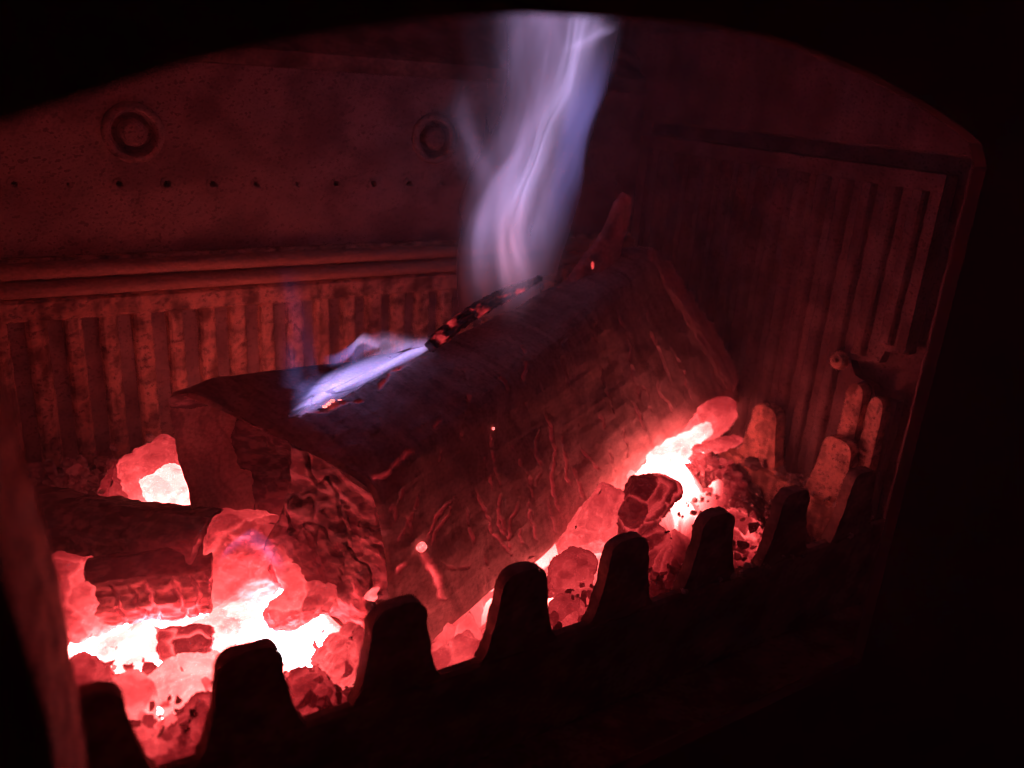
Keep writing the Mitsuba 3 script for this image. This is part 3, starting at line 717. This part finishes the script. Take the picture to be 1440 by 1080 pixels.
# rubble of small broken embers and ash, too small to pick apart
def rubble(key, label, spots, seed, L, smin, smax, bsdf="mat_ember", cat_="embers", ash=0.3):
    rng = np.random.default_rng(seed)
    ms, gl = [], []
    for c, spread, n in spots:
        for _ in range(n):
            p = np.asarray(c) + rng.normal(0, 1, 3) * spread
            s = rng.uniform(smin, smax) * rng.uniform(0.5, 1.3, 3)
            u = np.array(ICO[3].vertices)
            q = u * ((np.abs(u) ** 3.5).sum(1) ** (-1 / 3.5))[:, None]
            for _k in range(7):
                nn = rng.normal(size=3)
                nn /= np.linalg.norm(nn)
                q = q - np.maximum(q @ nn - rng.uniform(0.32, 0.75), 0)[:, None] * nn
            q = q * (1 + 0.35 * (mfbm(q * 1.8 + rng.uniform(0, 50), 3, seed) - 0.5))[:, None]
            q = (q * s) @ rot(*rng.uniform(-90, 90, 3)).T + p
            ms.append((q, ICO[3].faces))
            gl.append(L * (rng.uniform(0.1, 1.0) ** 1.5) * (0.4 + mfbm(q * 350, 3, seed + 1)) * np.clip(core(q) * 1.6, 0.03, 1) * np.ones(len(q)))
    off, vs, fs = 0, [], []
    for q, f in ms:
        vs.append(q)
        fs.append(f + off)
        off += len(q)
    S(key, label, cat_, kind="stuff")
    add(key, trimesh.Trimesh(np.vstack(vs), np.vstack(fs), process=False), bsdf, True, glow=heat(np.concatenate(gl)), weight=1.0)


rubble("ember_rubble", "crumbs of red embers strewn over the front edge of the coals behind the log fence",
       [((0.020, 0.020, -0.043), (0.013, 0.009, 0.002), 150), ((0.012, 0.050, -0.041), (0.010, 0.010, 0.003), 80), ((0.066, 0.017, -0.042), (0.008, 0.006, 0.003), 110), ((0.11, 0.010, -0.042), (0.012, 0.003, 0.002), 60),
        ((0.163, 0.016, -0.041), (0.010, 0.007, 0.003), 110), ((0.205, 0.018, -0.040), (0.009, 0.007, 0.004), 90), ((0.257, 0.022, -0.037), (0.010, 0.008, 0.004), 130), ((0.268, 0.060, -0.024), (0.009, 0.012, 0.005), 150)], 61, 1.3, 0.0006, 0.0034)
rubble("ash_rubble", "grey ash and cinders heaped in the back left corner behind the thin charred log",
       [((0.022, 0.160, -0.024), (0.018, 0.009, 0.004), 120), ((0.040, 0.152, -0.022), (0.010, 0.006, 0.004), 50)], 62, 0.6, 0.0012, 0.0045, "mat_ash", "ash")
rubble("ash_flakes", "pale flakes of ash dusted over the coals behind the log fence",
       [((0.018, 0.026, -0.036), (0.012, 0.010, 0.003), 16), ((0.068, 0.022, -0.036), (0.009, 0.008, 0.003), 14), ((0.165, 0.022, -0.034), (0.014, 0.008, 0.003), 60), ((0.255, 0.035, -0.026), (0.014, 0.014, 0.004), 80)], 64, 0.25, 0.0005, 0.0015, "mat_ash", "ash")
rubble("ledge_ash", "loose ash and cinders lying on the side grate bar by the right wall",
       [((0.3100, 0.040, -0.0275), (0.003, 0.011, 0.0012), 70), ((0.309, 0.010, -0.0285), (0.003, 0.005, 0.001), 20), ((0.24, -0.004, -0.0290), (0.022, 0.002, 0.0006), 25)], 63, 0.0, 0.0006, 0.0018, "mat_ash", "ash")

# bark and splinters on top of the log
def flake(key, label, pts, width, thick, seed, glow_fn=None, bsdf="mat_char", category=None, side=V(0, 0, 1), rag=0.35):
    """A curled strip of bark along a polyline, with ragged edges and thickness."""
    q = np.asarray(pts, float)
    t = np.linspace(0, len(q) - 1, 160)
    c = np.stack([np.interp(t, np.arange(len(q)), q[:, i]) for i in range(3)], 1)
    for _ in range(12):
        c[1:-1] = (c[:-2] + c[2:] + 2 * c[1:-1]) / 4
    tan = np.gradient(c, axis=0)
    tan /= np.linalg.norm(tan, axis=1, keepdims=True)
    b = np.asarray(side, float) - tan * (tan @ side)[:, None]
    b /= np.linalg.norm(b, axis=1, keepdims=True)
    nn = np.cross(tan, b)
    u = np.linspace(0, 1, 160)
    w = np.interp(u, np.linspace(0, 1, len(width)), width)
    ang = np.linspace(0, 2 * math.pi, 49)[:-1]
    rag_ = 1 + rag * 2 * (mfbm(np.stack([np.repeat(u * 22, 48), np.tile(np.cos(ang) * 2, 160), np.tile(np.sin(ang) * 2, 160)], 1), 4, seed) - 0.5).reshape(160, 48)
    r = w[:, None] * rag_
    v = c[:, None] + (np.sign(np.cos(ang)) * np.abs(np.cos(ang)) ** 0.7)[None, :, None] * r[..., None] * b[:, None] + (np.sin(ang)[None, :] * (thick * np.minimum(1, 0.2 + w / w.max()))[:, None] * (0.7 + 0.6 * rag_))[..., None] * nn[:, None]
    v = v.reshape(-1, 3)
    f = grid_faces(160, 48, True)
    k0 = len(v)
    v = np.vstack([v, c[0], c[-1]])
    j = np.arange(48)
    f = np.vstack([f, np.stack([np.full(48, k0), (j + 1) % 48, j], 1), np.stack([np.full(48, k0 + 1), 159 * 48 + j, 159 * 48 + (j + 1) % 48], 1)])
    m = trimesh.Trimesh(v, f, process=False)
    if m.volume < 0:
        m = trimesh.Trimesh(v, f[:, ::-1], process=False)
    g = glow_fn(v, np.append(np.repeat(u, 48), [0, 1])) if glow_fn else None
    return add(key, m, bsdf, True, glow=heat(g) if g is not None else None, weight=0.3)


rngb = np.random.default_rng(5)
flake("split_log__bark_crust", "", [(0.1370, 0.0865, 0.0435), (0.148, 0.0915, 0.0478), (0.162, 0.0970, 0.0525), (0.180, 0.1020, 0.0572), (0.200, 0.107, 0.0615)], [0.0024, 0.0042, 0.0044, 0.0032, 0.0012], 0.0022, 4, lambda v, u: 0.5 * np.clip(mfbm(v * 190, 3, 3) - 0.58, 0, 1) * 4 * (u < 0.85), bsdf="mat_soot", side=V(0.1, -0.75, 0.55), rag=0.75)
flake("split_log__splinter", "", [(0.226, 0.110, 0.046), (0.235, 0.1115, 0.061), (0.2430, 0.113, 0.077), (0.2480, 0.1145, 0.0905), (0.2502, 0.115, 0.0955)], [0.016, 0.0125, 0.0072, 0.0056, 0.0032], 0.0034, 6, lambda v, u: 0.06 * np.clip(mfbm(v * 160, 3, 3) - 0.3, 0, 1), side=V(0.9, 0.1, -0.35), rag=0.12)

flake("split_log__bark_strip", "", [(0.2600, 0.1060, 0.0700), (0.2700, 0.1030, 0.0600), (0.2820, 0.0960, 0.0430), (0.2930, 0.0890, 0.0270), (0.3020, 0.0830, 0.0110), (0.3050, 0.0815, 0.0060)], [0.0040, 0.0078, 0.0074, 0.0086, 0.0088, 0.0050], 0.0018, 8, lambda v, u: 0.010 + 0.03 * sm(0.8, 1.0, u), side=V(0.85, 0.45, 0.2), rag=0.55)  # faint emission stands in for coal light on the strip, stronger at its foot


def knot(c, r, L, seed):
    """A little coal that glows in a crack of the log."""
    u = np.array(ICO[4].vertices)
    p = u * np.asarray(r) * (1 + 0.5 * (mfbm(u * 1.7 + seed, 3, seed) - 0.5))[:, None] + np.asarray(c)
    g = L * (0.25 + 1.2 * mfbm(u * 1.5 + 2 * seed, 3, seed + 1) ** 1.5)
    add("split_log__glowing_knot", trimesh.Trimesh(p, ICO[4].faces, process=False), "mat_ember", True, glow=heat(g), weight=0.3)


knot((0.1114, 0.0375, -0.0117), (0.0019, 0.0014, 0.0019), 2.6, 1)
knot((0.0952, 0.0380, -0.0262), (0.0042, 0.002, 0.0026), 1.7, 2)
knot((0.1495, 0.0567, 0.0188), (0.0006, 0.0006, 0.0006), 3.0, 3)
for q_ in range(5):
    knot((0.0895 + 0.0015 * q_, 0.0716 + 0.0004 * q_, 0.0312 + 0.0007 * (q_ % 3)), (0.0009, 0.0005, 0.0006), 4.0, 4 + q_)
knot((0.2285, 0.1075, 0.0655), (0.0008, 0.0008, 0.0018), 1.0, 11)

# ---------------------------------------------------------------- flames: curved sheets of glowing gas
def sheet(key, left, right, depth, radiance, seed, nu=70, nv=130, folds=1.3, fold=0.010, soft=0.35, streak=(9, 2.2), fade=(0.12, 0.25), noise_gain=1.3, weight=0.25, bias=0.0, shared=1.0, both=False):
    """left, right: outlines (k x 3) from root to tip; radiance: k colours from root to tip; the sheet is folded in depth."""
    L_, R_ = np.asarray(left, float), np.asarray(right, float)
    v = np.linspace(0, 1, nv)
    sp = lambda q: np.stack([np.interp(v, np.linspace(0, 1, len(q)), q[:, i]) for i in range(q.shape[1])], 1)
    def smooth(c):
        for _ in range(nv // 2):
            c[1:-1] = (c[:-2] + 2 * c[1:-1] + c[2:]) / 4
        return c
    a, b = smooth(sp(L_)), smooth(sp(R_))
    u = np.linspace(0, 1, nu)
    g = a[:, None] * (1 - u)[None, :, None] + b[:, None] * u[None, :, None]
    uu, vv = np.meshgrid(u, v)
    w1 = mfbm(np.stack([uu * 2.2 + seed, vv * 1.7, uu * 0 + seed], -1), 3, seed) - 0.5
    g[..., 1] += depth + fold * (np.sin(2 * math.pi * folds * uu + 2.2 * vv + seed) * (0.35 + 0.65 * vv) + 1.6 * w1)
    g[..., 0] += 0.006 * (mfbm(np.stack([uu * 1.5, vv * 2.5, uu * 0 + 5 + seed], -1), 3, seed + 1) - 0.5) * np.clip(vv * 5, 0, 1)
    g[..., 1] += 0.024 * (mfbm(np.stack([g[..., 0] * 24, g[..., 2] * 16, g[..., 0] * 0], -1), 3, 77) - 0.5) * np.clip(vv * 4, 0, 1) * shared
    col = sp(np.asarray(radiance, float))
    warp = uu + 0.55 * (mfbm(np.stack([uu * 1.2, vv * 2.8, uu * 0 + 9 + seed], -1), 3, seed + 2) - 0.5)
    st = mfbm(np.stack([warp * streak[0], vv * streak[1], uu * 0 + 2 * seed], -1), 4, seed + 3)
    st = np.clip((st - 0.30 - bias) / 0.42, 0, 1.4) ** noise_gain
    ed = lambda t, k_: sm(0, k_, t)
    win = ed(uu, soft) * ed(1 - uu, soft) * ed(vv, fade[0]) * ed(1 - vv, fade[1])
    c = col[:, None, :] * (win * (0.12 + st))[..., None]
    f, q, c = grid_faces(nv, nu), g.reshape(-1, 3), c.reshape(-1, 3)
    if trimesh.Trimesh(q, f, process=False).face_normals[:, 1].mean() > 0:
        f = f[:, ::-1]
    if both:  # the gas shines to both sides: a second layer faces back
        q, f, c = np.vstack([q, q + V(0, 0.0005, 0.0001)]), np.vstack([f, f[:, ::-1] + len(q)]), np.vstack([c, c])
    add(key, trimesh.Trimesh(q, f, process=False), "mat_flame", True, glow=c, weight=weight)


S("flame", "tall pale violet flame rising from the top edge of the split log to the arch", "flame")
violet = np.array([0.150, 0.098, 0.200])
rosy = np.array([0.260, 0.115, 0.185])
blue = np.array([0.044, 0.040, 0.130])
lav = np.array([0.290, 0.215, 0.420])


def strip(pts):
    """Outline pairs from (x of the left edge, x of the right edge, z)."""
    q = np.array(pts, float)
    return np.c_[q[:, 0], q[:, 0] * 0 + 0.1, q[:, 2]], np.c_[q[:, 1], q[:, 0] * 0 + 0.1, q[:, 2]]


# the wide veil
l, r = strip([(0.150, 0.204, 0.040), (0.150, 0.210, 0.075), (0.150, 0.216, 0.102), (0.150, 0.222, 0.125), (0.148, 0.228, 0.148), (0.148, 0.232, 0.172), (0.150, 0.234, 0.200)])
sheet("flame__veil", l + V(0.0100, 0, -0.0016), r + V(0.0100, 0, -0.0016), 0.016, [rosy * 0.8, violet * 0.8, violet * 0.9, violet, violet * 1.1, violet * 1.2, violet], 3, both=True, folds=1.2, streak=(3.4, 1.3), soft=0.5, fade=(0.25, 0.10), fold=0.002)
l, r = strip([(0.160, 0.196, 0.045), (0.156, 0.204, 0.080), (0.160, 0.214, 0.110), (0.165, 0.222, 0.140), (0.165, 0.226, 0.170), (0.165, 0.230, 0.200)])
sheet("flame__veil", l + V(-0.0125, 0, 0.0020), r + V(-0.0125, 0, 0.0020), -0.020, [rosy * 0.6, violet * 0.8, violet * 1.0, violet * 1.0, violet * 1.3, violet], 6, folds=0.9, streak=(4.2, 1.6), soft=0.5, fade=(0.25, 0.10), fold=0.002)
# brighter streaks that wind up through it
l, r = strip([(0.176, 0.197, 0.052), (0.170, 0.191, 0.080), (0.168, 0.193, 0.102), (0.177, 0.207, 0.125), (0.191, 0.219, 0.148), (0.198, 0.226, 0.175), (0.20, 0.23, 0.20)])
sheet("flame__streak", l + V(-0.0050, 0, 0.0008), r + V(-0.0050, 0, 0.0008), -0.008, [rosy * 0.9, rosy * 2.3, lav * 1.7, lav * 1.4, lav * 1.7, lav * 2.0, lav * 1.8], 23, both=True, nu=50, streak=(2.6, 1.5), soft=0.5, folds=0.6, fold=0.002, fade=(0.15, 0.10))
l, r = strip([(0.156, 0.178, 0.048), (0.152, 0.178, 0.085), (0.156, 0.188, 0.110), (0.168, 0.200, 0.132), (0.174, 0.210, 0.155), (0.170, 0.212, 0.190)])
sheet("flame__streak", l + V(0.0025, 0, -0.0004), r + V(0.0025, 0, -0.0004), 0.004, [rosy * 0.6, violet * 1.0, violet * 1.1, violet, violet * 1.2, violet], 29, nu=50, streak=(2.6, 1.6), soft=0.5, folds=0.6, fold=0.002, fade=(0.25, 0.10))
# cool blue right flank, and the curl that breaks away to the left
l, r = strip([(0.184, 0.206, 0.060), (0.190, 0.214, 0.088), (0.194, 0.220, 0.112), (0.198, 0.228, 0.132), (0.200, 0.236, 0.150), (0.202, 0.240, 0.168)])
sheet("flame__flank", l + V(0.0180, 0, -0.0028), r + V(0.0180, 0, -0.0028), 0.028, [blue * 0.4, blue * 1.2, blue * 1.5, blue * 1.3, blue * 0.8, blue * 0.4], 17, streak=(1.6, 1.2), soft=0.5, fade=(0.25, 0.35), fold=0.002)
l, r = strip([(0.154, 0.182, 0.084), (0.149, 0.177, 0.102), (0.141, 0.169, 0.117), (0.137, 0.163, 0.128), (0.138, 0.161, 0.140), (0.142, 0.162, 0.152)])
sheet("flame__curl", l + V(0.0255, 0, -0.0040), r + V(0.0255, 0, -0.0040), 0.040, [violet * 0.2, violet * 0.35, violet * 0.45, violet * 0.4, violet * 0.2, violet * 0.05], 19, nu=40, streak=(1.2, 1.2), soft=0.5, fade=(0.35, 0.35), fold=0.002, noise_gain=0.7)
l, r = strip([(0.190, 0.206, 0.148), (0.197, 0.213, 0.1515), (0.204, 0.220, 0.156), (0.209, 0.225, 0.161)])
sheet("flame__curl", l + V(-0.0205, 0, 0.0032), r + V(-0.0205, 0, 0.0032), -0.032, [lav * 0.25, lav * 0.6, lav * 0.6, lav * 0.25], 27, nu=30, nv=60, streak=(1.2, 1.0), soft=0.5, fade=(0.4, 0.3), fold=0.001, noise_gain=0.6)

S("flame_001", "small bright blue flame licking along the top of the split log", "flame")
BL = np.array([(0.0760, 0.0695, 0.0290), (0.0853, 0.0712, 0.0308), (0.0936, 0.0728, 0.0322), (0.1025, 0.0752, 0.0338), (0.1155, 0.0800, 0.0364), (0.1297, 0.0856, 0.0391), (0.1415, 0.0910, 0.0415)])
UPW = np.array([(0.000, 0.001, 0.003), (-0.001, 0.002, 0.0055), (-0.002, 0.003, 0.0075), (-0.002, 0.003, 0.0075), (-0.002, 0.003, 0.0065), (-0.002, 0.003, 0.0055), (-0.002, 0.002, 0.0035)])
bright = np.array([0.22, 0.165, 0.44])
for i in range(2):
    sheet("flame_001__tongue", BL + V(0, -0.0005 + 0.001 * i, -0.0012), BL + UPW * (0.8 + 0.5 * i), 0.0, [bright * 0.5, bright * 1.5, bright * 2.0, bright * 1.8, bright * 1.5, bright * 1.2, np.array([0.36, 0.24, 0.50])], 31 + i, nu=40, nv=120, folds=0.5, fold=0.0015, soft=0.45, streak=(1.6, 2.5), fade=(0.15, 0.12), noise_gain=0.6, shared=0)
top_ = np.array([(0.001, 0.002, 0.012), (0.002, 0.003, 0.014), (0.001, 0.004, 0.010), (0.000, 0.004, 0.020), (0.000, 0.004, 0.018), (0.000, 0.004, 0.010), (-0.001, 0.003, 0.007)])
sheet("flame_001__veil", BL + V(0, 0.002, 0.001), BL + top_, 0.0, [blue * 1.0, blue * 2.0, blue * 2.2, blue * 2.8, violet * 1.5, violet * 1.0, violet * 0.8], 37, nu=60, folds=0.8, fold=0.003, soft=0.5, streak=(2.0, 5), shared=0)
lick = np.array([(0.0905, 0.078, 0.0455), (0.0960, 0.0775, 0.0450), (0.1020, 0.078, 0.0480), (0.1075, 0.080, 0.0520), (0.1135, 0.082, 0.0485), (0.1200, 0.084, 0.0440)])
sheet("flame_001__lick", lick - V(0, 0, 0.0028), lick + V(0, 0.001, 0.0028), 0.0, [blue * 0.6, blue * 2.2, blue * 2.6, violet * 2.0, violet * 1.4, violet * 0.5], 39, nu=30, nv=80, folds=0.5, fold=0.001, soft=0.5, streak=(1.4, 2), fade=(0.25, 0.3), shared=0, noise_gain=0.6)
W1 = np.array([(0.086, 0.085, 0.022), (0.085, 0.085, 0.040), (0.0835, 0.085, 0.058), (0.081, 0.085, 0.080)])
sheet("flame_001__wisp", W1 - V(0.008, 0, 0), W1 + V(0.008, 0, 0), 0.0, [blue * 0.9, blue * 0.7, blue * 0.35, blue * 0.15], 41, nu=30, folds=0.5, fold=0.003, soft=0.5, streak=(1.5, 1.5), shared=0)
S("flame_002", "faint blue flame curling out from under the hollow end of the split log", "flame")
W2 = np.array([(0.048, 0.052, -0.006), (0.055, 0.050, -0.0005), (0.062, 0.048, -0.008), (0.068, 0.047, -0.016)])
sheet("flame_002", W2 - V(0.003, 0, 0.004), W2 + V(0.003, 0, 0.004), 0.0, [blue * 1.2, blue * 1.5, blue * 1.3, blue * 0.6], 43, nu=30, folds=0.5, fold=0.002, soft=0.5, streak=(1.5, 1.5), shared=0)

# ---------------------------------------------------------------- thin wood smoke in the air
scene["smoke_medium"] = {"type": "homogeneous", "albedo": {"type": "rgb", "value": [0.95, 0.95, 0.95]}, "sigma_t": 0.75}
scene["haze"] = {"type": "cube", "to_world": T().translate([0.15, 0.0, 0.1]).scale([0.9, 0.9, 0.9]), "bsdf": {"type": "null"}, "interior": {"type": "ref", "id": "smoke_medium"}}
scene["camera"]["medium"] = {"type": "ref", "id": "smoke_medium"}
S("haze", "thin wood smoke hanging in the air of the firebox", None, kind="stuff")
